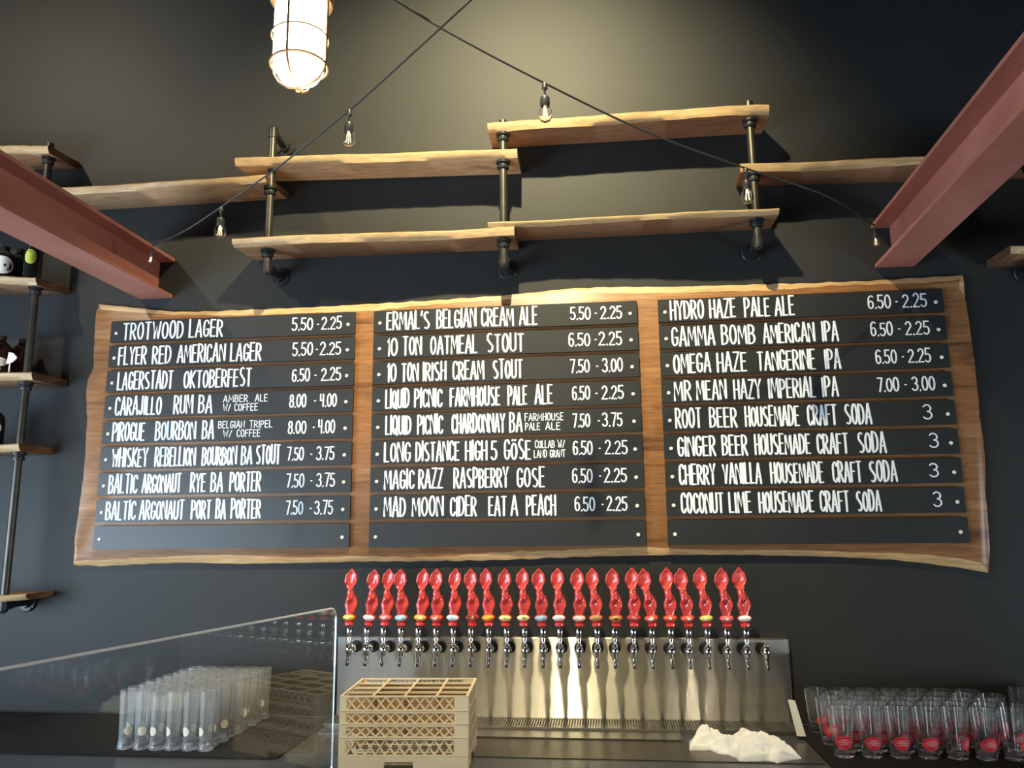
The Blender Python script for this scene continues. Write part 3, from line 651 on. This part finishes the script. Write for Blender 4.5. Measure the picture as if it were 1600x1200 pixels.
# ------------------------------------------------------------------ drinking glasses
def glass_mesh(prof_out, wall, base, n=28):
    inner = []
    for (r, h) in reversed(prof_out):
        if h > base: inner.append((r-wall, h))
    rb = inner[-1][0]; inner += [(rb*.96, base+.002), (rb*.7, base), (0, base)]
    top = prof_out[-1]
    prof = [(0, 0)]+prof_out+[(top[0]-wall*.5, top[1]+wall*.4)]+inner
    return MB().lathe(prof, (0, 0, 0), n)
def emblem(prof, zc, hh, ha, off, m_, name, n=20, into=None):
    def R(z):
        for (r0, h0), (r1, h1) in zip(prof, prof[1:]):
            if h0 <= z <= h1: return r0+(r1-r0)*(z-h0)/(h1-h0)+off
        return prof[-1][0]+off
    v = []; pt = [(0, 0)]+[(s_*math.cos(2*math.pi*i/n), s_*math.sin(2*math.pi*i/n)) for s_ in (.5, 1) for i in range(n)]
    for a, b in pt:
        z = zc+b*hh; th = -math.pi/2+a*ha; v.append((R(z)*math.cos(th), R(z)*math.sin(th), z))
    f = [(0, 1+i, 1+(i+1) % n) for i in range(n)]+[(1+i, 1+(i+1) % n, 1+n+(i+1) % n, 1+n+i) for i in range(n)]
    if into is not None: return into.add(v, f)
    return MB().add(v, f).mesh(name, m_, smooth=True)
pint = [(.028, 0), (.0305, .002), (.031, .02), (.035, .06), (.0385, .10), (.0415, .145), (.0416, .150)]
pils = [(.024, 0), (.0265, .003), (.0255, .012), (.0225, .026), (.0225, .040), (.0245, .09), (.0268, .15), (.0282, .190), (.0282, .193)]
gm = glass_mesh(pint, .0024, .014).mesh('glass_body', GLASS, smooth=True, sharp=30)
gp = glass_mesh(pils, .0020, .034, 24).mesh('glass_body', TALLG, smooth=True, sharp=30)
em = emblem(pint, .048, .021, .85, .0006, LOGO, 'red_emblem'); _b = MB()
for zc_, hh_, ha_ in ((.056, .0022, .42), (.0495, .0026, .62), (.043, .0020, .50)): emblem(pint, zc_, hh_, ha_, .0012, None, '', 16, _b)
eb = _b.mesh('emblem_band', PINK, smooth=True)
ep = emblem(pils, .062, .015, .60, .0006, CREAM, 'cream_emblem')
tumb = [(.025, 0), (.027, .002), (.0275, .02), (.029, .06), (.031, .10), (.033, .145), (.0331, .150)]
gr = glass_mesh(tumb, .0022, .012, 24).mesh('glass_body', GLASS, smooth=True, sharp=30); er = emblem(tumb, .035, .012, .6, .0006, CREAM, 'cream_emblem')
def place(meshes, loc, rz, name, label, group):
    r = thing(name, label, 'glass', loc, group); r.rotation_euler.z = rz
    for k, (nm, me) in enumerate(meshes):
        o = bpy.data.objects.new(nm, me); C.objects.link(o); o.parent = r
    return r
NR = ['front', 'second', 'third', 'fourth', 'back']
NC = ['leftmost', 'second from left', 'third from left', 'fourth from left', 'fifth from left', 'sixth from left', 'rightmost']
for j in range(5):
    for i in range(7):
        x = .755+i*.0875+(.043 if j % 2 else 0)+rnd.uniform(-.002, .002); y = 2.875+j*.0765+rnd.uniform(-.002, .002)
        q = math.atan2(x, -y) if False else 0
        rz = rnd.choice([0, .1, -.15, .4, -.4, .9]) + math.atan2(-x, y)*-1*0
        place([('glass_body', gm), ('red_emblem', em), ('emblem_band', eb)], (x, y, ZM), rz, 'pint_glass',
              'pint glass with a red oval print, %s in the %s row at right' % (NC[i], NR[j]), 'red printed pint glasses on the right mat')
NR2 = ['front', 'second', 'third', 'fourth', 'fifth', 'sixth', 'seventh', 'eighth', 'back']
NC2 = ['leftmost', 'second from left', 'third from left', 'third from right', 'second from right', 'rightmost']
for j in range(9):
    for i in range(6):
        x = -1.675+i*.0585+rnd.uniform(-.001, .001)-(.0 if j % 2 == 0 else .008); y = 2.785+j*.0585+rnd.uniform(-.001, .001)
        if y > 3.29: continue
        place([('glass_body', gp), ('cream_emblem', ep)], (x, y, ZM), rnd.choice([0, .2, -.3, .5, .8, 1.2, -.6]), 'tall_glass',
              'slender clear glass, %s in the %s row of the left block' % (NC2[i], NR2[j]), 'slender clear glasses on the left mat')
k = 0
for j, y in enumerate((3.10, 3.17, 3.24)):
    for i in range(3):
        x = 1.475+i*.0700+(.03 if j % 2 else 0)
        place([('glass_body', gr), ('cream_emblem', er)], (x, y, ZM), 0, 'tall_glass',
              'slender clear glass at the far right edge, %s row, %s' % (('front', 'middle', 'rear')[j], ('nearest the pints', 'centre', 'outermost')[i]), 'slender clear glasses at the far right')

# ------------------------------------------------------------------ glass partition
T1 = at(524, 957, 2.65); T2 = at(0, 1058, z=T1.z); d = (T2-T1); d.z = 0; dl = d.length; d.normalize()
T2 = T1+d*(dl+.12)
def partition():
    nn = Vector((-d.y, d.x, 0))*.005; L = (T2-T1).length; z1 = T1.z+.012; r = .03
    pts = [(L, CZ+.001), (0, CZ+.001)]+[(r-r*math.cos(math.radians(a)), z1-r+r*math.sin(math.radians(a))) for a in range(0, 91, 15)]+[(L, z1)]
    n = len(pts); m = MB(); v = [T1+d*s_+nn*k+Vector((0, 0, z-T1.z)) for k in (-1, 1) for s_, z in pts]
    f = [tuple(range(n)), tuple(range(2*n-1, n-1, -1))]+[(i, n+i, n+(i+1) % n, (i+1) % n) for i in range(n)]
    r_ = thing('glass_partition', 'clear glass partition with a rounded corner standing left of the taps', 'glass panel', (T1.x, T1.y, CZ))
    m.add(v, f); m.build('pane', PANE, r_)
    path = [(L, z1+.0025)]+[(s_-.002, z+.0025) for s_, z in pts[2:-1]][::-1]+[(-.0025, CZ+.004)]
    P = [T1+d*s_+Vector((0, 0, z-T1.z)) for s_, z in path]
    MB().tube(P, .0036, 8).build('edge_glint', EDGE, r_, smooth=True)  # added pale tube, draws the bright line of light on the edge
partition()

# ------------------------------------------------------------------ beige rack
RA = math.radians(4.0); RO = Vector((-.853, 2.615, CZ+.001)); RW, RD = .412, .315
rack = thing('glass_rack', 'beige plastic dishwasher glass rack with lattice sides in front of the taps', 'rack', RO)
def rk(m): 
    R_ = Matrix.Rotation(RA, 3, 'Z'); m.v = [R_ @ v + RO for v in m.v]; return m
def tier(z0, z1, n, lat=True):
    m = MB(); t = .008; cw = .045
    for (a, b) in ((0, RW), ):
        for z in (z0, z1-.0045):   # rims
            m.box((0, 0, z), (RW, t, z+.0045)); m.box((0, RD-t, z), (RW, RD, z+.0045)); m.box((0, t, z), (t, RD-t, z+.0045)); m.box((RW-t, t, z), (RW, RD-t, z+.0045))
    for x0, x1 in ((0, .022), (RW-cw, RW)):
        for y0, y1 in ((.0, t), (RD-t, RD)): m.box((x0, y0+.0004, z0+.0045), (x1, y1-.0004, z1-.0045))
    for y0, y1 in ((t, .03), (RD-.03, RD-t)):
        for x0, x1 in ((0, t), (RW-t, RW)): m.box((x0+.0004, y0, z0+.0045), (x1-.0004, y1, z1-.0045))
    def diag(p, q, ax):
        p = Vector(p); q = Vector(q); dd = (q-p).normalized(); up = Vector((0, 1, 0)) if ax == 'x' else Vector((1, 0, 0)); s_ = dd.cross(up)*.0024; u = up*.002
        v = [p-s_-u, p+s_-u, p+s_+u, p-s_+u, q-s_-u, q+s_-u, q+s_+u, q-s_+u]
        m.add(v, [(0, 1, 2, 3), (7, 6, 5, 4), (0, 4, 5, 1), (1, 5, 6, 2), (2, 6, 7, 3), (3, 7, 4, 0)])
    za, zb_ = z0+.004, z1-.004; L = RW-.022-cw
    for i in range(n):
        xa = .022+L*i/n; xb = .022+L*(i+1)/n
        for y in (t/2, RD-t/2): diag((xa, y, za), (xb, y, zb_), 'x'); diag((xb, y, za), (xa, y, zb_), 'x')
    for i in range(8):
        ya = .03+(RD-.06)*i/8; yb = .03+(RD-.06)*(i+1)/8
        for x in (t/2, RW-t/2): diag((x, ya, za), (x, yb, zb_), 'y'); diag((x, yb, za), (x, ya, zb_), 'y')
    return m
m = MB()  # solid foot ring with hand notches
hb = .040
for x0, x1, z0 in ((0, .145, 0), (.145, .238, .024), (.238, RW, 0)):
    m.box((x0, 0, z0), (x1, .010, hb)); m.box((x0, RD-.010, z0), (x1, RD, hb))
for y0, y1, z0 in ((.010, .10, 0), (.10, .20, .024), (.20, RD-.010, 0)):
    m.box((0, y0, z0), (.010, y1, hb)); m.box((RW-.010, y0, z0), (RW, y1, hb))
for i in range(9): m.box((.010, .02+i*.034, .010), (RW-.010, .028+i*.034, .014))
rk(m).build('foot_ring', BEIGE, rack)
rk(tier(.0405, .094, 11)).build('lattice_tier', BEIGE, rack)
rk(tier(.0955, .134, 11)).build('lattice_tier', BEIGE, rack)
rk(tier(.1355, .174, 11)).build('lattice_tier', BEIGE, rack)
rk(tier(.1755, .222, 11)).build('lattice_tier', BEIGE, rack)
m = MB()
for i in range(1, 4): m.box((RW*i/4-.002, .009, .09), (RW*i/4+.002, RD-.009, .214))
for i in range(1, 4):
    for j in range(4): m.box((RW*j/4+.003+(.006 if j == 0 else 0), RD*i/4-.002, .09), (RW*(j+1)/4-.003-(.006 if j == 3 else 0), RD*i/4+.002, .214))
rk(m).build('inner_dividers', AMBER, rack)
m = MB()
for i in range(1, 4): m.box((RW*i/4-.004, .009, .2145), (RW*i/4+.004, RD-.009, .220))
for i in range(1, 4): 
    for j in range(4): m.box((RW*j/4+.0045+(.005 if j == 0 else 0), RD*i/4-.004, .2145), (RW*(j+1)/4-.0045-(.005 if j == 3 else 0), RD*i/4+.004, .220))
rk(m).build('divider_grid', BEIGE, rack)

# ------------------------------------------------------------------ towel, paper card
def towel():
    a = at(1083, 1152, z=CZ+.02); b = at(1250, 1184, z=CZ+.005); n1, n2 = 90, 44; m = MB(); v = []; R = random.Random(4)
    ax = (b-a); L = ax.xy.length; ux = Vector((ax.x, ax.y, 0)).normalized(); uy = Vector((-ux.y, ux.x, 0))
    from mathutils import noise as N
    for side in (0, 1):
        for i in range(n1+1):
            for j in range(n2+1):
                s_ = i/n1; t = j/n2*2-1
                wd = .060+.030*math.sin(s_*3.1)+.018*math.sin(s_*11+1)+.010*math.sin(s_*23)+(.03 if s_ > .75 else 0)*(s_-.75)*4
                if s_ < .08: wd *= .3+s_*8.7
                if s_ > .88: wd *= 1-(s_-.88)*7.5
                ed = min(1, s_/.10)*min(1, (1-s_)/.14); ed = ed**.7
                cy = -.022+.012*math.sin(s_*7+.5)-.010*s_+.02*math.sin(s_*2.2)
                hgt = (.030+.022*math.exp(-((s_-.62)/.16)**2)+.010*math.exp(-((s_-.12)/.1)**2))*(1-t*t)**.6
                fold = .010*math.sin(t*7+s_*9+2*math.sin(s_*6))*(1-t*t)+.006*math.sin(t*15-s_*22)*(1-t*t)
                nz = N.fractal(Vector((s_*7, t*2.2, 1.3)), .7, 2, 4)*.014*(1-t*t*.6)
                x = s_*L+.008*N.noise(Vector((s_*9, t*3, 9))); y = cy+t*wd+.010*N.noise(Vector((s_*13, t*2, 4)))
                z = CZ+.0035+max(0, hgt+fold*1.4+nz*1.3)*ed*(1 if side else .82)
                if side == 0: z -= .0025
                v.append(Vector((a.x, a.y, 0))+ux*x+uy*y+Vector((0, 0, z)))
    K = (n1+1)*(n2+1); idx = lambda s_, i, j: s_*K+i*(n2+1)+j; f = []
    for i in range(n1):
        for j in range(n2):
            f.append((idx(1, i, j), idx(1, i+1, j), idx(1, i+1, j+1), idx(1, i, j+1))); f.append((idx(0, i, j), idx(0, i, j+1), idx(0, i+1, j+1), idx(0, i+1, j)))
    for i in range(n1):
        for j in (0, n2): f.append((idx(0, i, j), idx(0, i+1, j), idx(1, i+1, j), idx(1, i, j)))
    for j in range(n2):
        for i in (0, n1): f.append((idx(0, i, j), idx(0, i, j+1), idx(1, i, j+1), idx(1, i, j)))
    m.add(v, f); o = m.build('bar_towel', CLOTH, origin=((a.x+b.x)/2, (a.y+b.y)/2, CZ+.003), smooth=True, sharp=80)
    tag(o, 'crumpled white bar towel lying on the steel plate before the drip tray', 'towel')
towel()
q = at(1247, 1150, z=CZ+.01)
m = MB(); m.add([(.004, 0, .002), (.036, .006, .0), (.012, .03, .115), (-.014, .024, .120), (.004, .003, .002), (.036, .009, .0), (.012, .033, .115), (-.014, .027, .120)], [(0, 1, 2, 3), (7, 6, 5, 4), (0, 4, 5, 1), (1, 5, 6, 2), (2, 6, 7, 3), (3, 7, 4, 0)])
for v in m.v: v += Vector((q.x-.012, q.y-.02, CZ+.012))
tag(m.build('paper_card', WHITE, origin=(q.x, q.y, CZ+.011)), 'small white card leaning between the tap wall and the pint glasses', 'card')

# ------------------------------------------------------------------ bottles on the left shelves
def topz(k, x):
    (a, b, th) = sh[k]; t = (x-a[0])/(b[0]-a[0]); return a[1]+(b[1]-a[1])*t+.0045
def jug(k, px, y, prof, gmat, capm, label, cat='bottle', lab=None, group=None):
    x = xat(px, y, topz(k, -2.6)); z = topz(k, x); r = thing('bottle', label, cat, (x, y, z), group)
    MB().lathe(prof, (x, y, z), 24).build('bottle_body', gmat, r, smooth=True)
    h = prof[-1][1]; rt = prof[-1][0]
    MB().lathe([(rt+.003, 0), (rt+.003, .018), (rt, .020), (0, .020)], (x, y, z+h-.006), 16).build('cap', capm, r, smooth=True)
    if lab: 
        zc, hh, ha, mm = lab; me = emblem(prof, zc, hh, ha, .0008, mm, 'bottle_label'); o = bpy.data.objects.new('bottle_label', me); C.objects.link(o); o.parent = r; o.rotation_euler.z = -math.atan2(-x, y)*-.8
growl = [(.040, 0), (.044, .004), (.045, .02), (.045, .105), (.040, .125), (.024, .142), (.015, .150), (.0135, .160)]
slim = [(.024, 0), (.027, .003), (.0275, .11), (.024, .125), (.012, .150), (.0105, .185)]
LIME = mat('lime_label', (.48, .60, .10), .5)
DARKG = mat('black_glazed_bottle', (.012, .014, .013), .12)
jug('S2', 3, 3.205, [(.044, 0), (.048, .004), (.048, .10), (.042, .115), (.02, .13), (.016, .14)], DARKG, BLACKP, 'round dark jug with a big white label at the left frame edge', lab=(.055, .042, 1.0, WHITE))
jug('S2', 27, 3.292, growl, GREENG, BLACKP, 'dark green bottle between the white labelled jug and the lime one')
jug('S2', 46, 3.168, slim, DARKG, BLACKP, 'slim dark bottle with a lime green label next to the pipe', lab=(.085, .034, .9, LIME))
jug('S3', 30, 3.265, growl, AMBERG, BLACKP, 'brown glass growler standing next to the pipe on the left shelf')
jug('S3', -2, 3.20, growl, AMBERG, BLACKP, 'brown bottle cut by the left frame edge beside the growler', lab=(.05, .02, .8, CREAM))
jug('S4', -14, 3.20, growl, DARKG, BLACKP, 'dark bottle with white print on the third shelf from the bottom', lab=(.07, .03, .9, WHITE))
# white tap marker in front of the growler
x = xat(14, 3.17, topz('S3', -2.55)); z = topz('S3', x)
mk_ = thing('shelf_marker', 'small white arrow shaped sign on a stick before the brown growler', 'sign', (x, 3.17, z))
MB().cyl((x, 3.17, z), (x, 3.17, z+.045), .004, .003, 10).build('stick', WHITE, mk_, smooth=True)
pts = [(-.014, .040), (.012, .046), (.030, .062), (.031, .070), (.012, .088), (-.008, .092)]
m = MB(); v = [(x+a, 3.172-k*.006, z+b) for k in (0, 1) for a, b in pts]; n = 6
m.add(v, [tuple(range(n)), tuple(range(2*n-1, n-1, -1))]+[(i, n+i, n+(i+1) % n, (i+1) % n) for i in range(n)]); m.build('sign_plate', WHITE, mk_)

# ------------------------------------------------------------------ string lights
def catmull(P, n=14):
    P = [Vector(p) for p in P]; P = [P[0]*2-P[1]]+P+[P[-1]*2-P[-2]]; out = []
    for i in range(1, len(P)-2):
        a, b, c, d_ = P[i-1:i+3]
        for k in range(n):
            t = k/n; out.append(.5*((2*b)+(c-a)*t+(2*a-5*b+4*c-d_)*t*t+(3*b-a-3*c+d_)*t**3))
    out.append(P[-2]); return out
w1 = [at(760, -22, 2.2), at(640, 88, 2.36), at(546, 172, 2.5), at(440, 257, 2.64), at(346, 323, 2.78), at(290, 360, 2.86), at(238, 384, 2.95)]
w2 = [at(570, -30, 2.2), at(700, 50, 2.35), at(851, 130, 2.5), at(1010, 206, 2.66), at(1165, 263, 2.8), at(1290, 306, 2.96), at(1366, 352, 3.1)]
def up(W): e = (W[0]-W[1]).normalized(); return [W[0]+e*((5.58-W[0].z)/max(.25, e.z)), W[0]+e*.35]+W
tag(MB().tube(catmull(up(w1)), .0032, 8).build('light_cord', CORD, origin=w1[2], smooth=True), 'black string light cord running down to the left red beam', 'cord', 'string light cords')
tag(MB().tube(catmull(up(w2)), .0036, 8).build('light_cord', CORD, origin=w2[2], smooth=True), 'black string light cord running down to the right red beam', 'cord', 'string light cords')
bl = [(.0120, -.066), (.0150, -.072), (.0205, -.085), (.0228, -.098), (.0215, -.111), (.0160, -.121), (.008, -.126), (0, -.1275)]
bl_in = [(r-.0012 if r > .002 else 0, h+(.0006 if r > .002 else .0014)) for r, h in bl]
def bulb_meshes():
    P = {}
    m = MB(); m.lathe([(0, .008), (.0085, .008), (.0095, .004), (.0095, -.010), (.006, -.014), (.0035, -.018), (.0035, -.034), (.008, -.036), (.0145, -.041), (.0155, -.046), (.0155, -.070), (.0135, -.073), (0, -.073)], n=18); P['socket'] = m.mesh('socket', CORD, smooth=True)
    m = MB(); m.lathe(bl+bl_in[::-1], n=24, closed=True); P['bulb_glass'] = m.mesh('bulb_glass', BULB, smooth=True)
    m = MB()
    for k in range(4):
        a = k*math.pi/2+.4; m.cyl((.0045*math.cos(a), .0045*math.sin(a), -.078), (.0075*math.cos(a), .0075*math.sin(a), -.112), .0011, n=6)
    m.cyl((0, 0, -.072), (0, 0, -.084), .0045, .003, 8); P['filament'] = m.mesh('filament', FIL)
    return P
BMs = bulb_meshes()
def sbulb(p, label, sc=1, tilt=0):
    r = thing('string_bulb', label, 'light bulb', p, 'bulbs of the string lights')
    for k, me in BMs.items():
        o = bpy.data.objects.new(k, me); C.objects.link(o); o.parent = r
    r.scale = (sc,)*3; r.rotation_euler = (0, tilt, 0)
D1 = Vector((0, 0, -.010))
sbulb(w1[2]+D1, 'clear string bulb hanging in front of the upper middle shelf', 1.0)
sbulb(w1[4]+D1, 'clear string bulb hanging between the left beam and the first flanged pipe', .95)
sbulb(w1[6]+D1+Vector((.004, 0, -.002)), 'small pale string bulb against the side of the left red beam', .5, .15)
sbulb(w2[2]+D1, 'clear string bulb hanging before the left end of the topmost shelf', 1.05)
sbulb(w2[4]+D1, 'clear string bulb hanging at the right pipe bracket', 1.0)
sbulb(w2[6]+D1, 'clear string bulb at the wall end of the right red beam', .62)

# ------------------------------------------------------------------ caged jar lamp
LB = at(466, 133, 1.45)    # lowest point of the jar
lamp = thing('cage_lamp', 'glowing caged jar lamp hanging in the upper left', 'lamp', LB)
lx, ly, lz = LB
JAR = mat('glowing_jar_glass', (1, .95, .85), .3, emit=(1, .86, .66), es=16)
CAGE = mat('glow_tinted_cage', (.42, .26, .13), .35, .8)  # lamp glow painted into the cage colour as a golden tone
MB().lathe([(0, 0), (.020, .003), (.040, .016), (.050, .036), (.053, .06), (.053, .17), (.045, .19), (0, .19)], (lx, ly, lz), 28).build('jar', JAR, lamp, smooth=True)
m = MB()
def ring(m, r, z, t=.0028):
    P = [(lx+r*math.cos(2*math.pi*i/36), ly+r*math.sin(2*math.pi*i/36), lz+z) for i in range(37)]; m.tube(P, t, 8)
ring(m, .058, .042); ring(m, .058, .105, .0018)
for k in range(4):
    a = k*math.pi/2+math.pi/2-.05; c, s_ = math.cos(a), math.sin(a)
    m.tube([(lx+r*c, ly+r*s_, lz+z) for r, z in ((0, -.006), (.022, -.003), (.044, .012), (.055, .030), (.058, .05), (.058, .19))], .0026, 8)
m.lathe([(0, -.016), (.005, -.014), (.006, -.008), (.004, -.004), (0, -.003)], (lx, ly, lz), 12)
m.build('wire_cage', CAGE, lamp, smooth=True)
MB().lathe([(.063, .185), (.066, .19), (.066, .215), (.055, .235), (.040, .25), (.030, .30), (0, .30)], (lx, ly, lz), 28).build('lamp_cap', CAGE, lamp, smooth=True)
MB().cyl((lx, ly, lz+.30), (lx, ly, 5.6), .009, n=12).build('stem', IRON, lamp, smooth=True)
ll = bpy.data.lights.new('jar_light', 'POINT'); ll.energy = 6; ll.color = (1, .74, .42); ll.shadow_soft_size = .07
lo = bpy.data.objects.new('jar_light', ll); C.objects.link(lo); lo.location = (lx, ly, lz-.10)
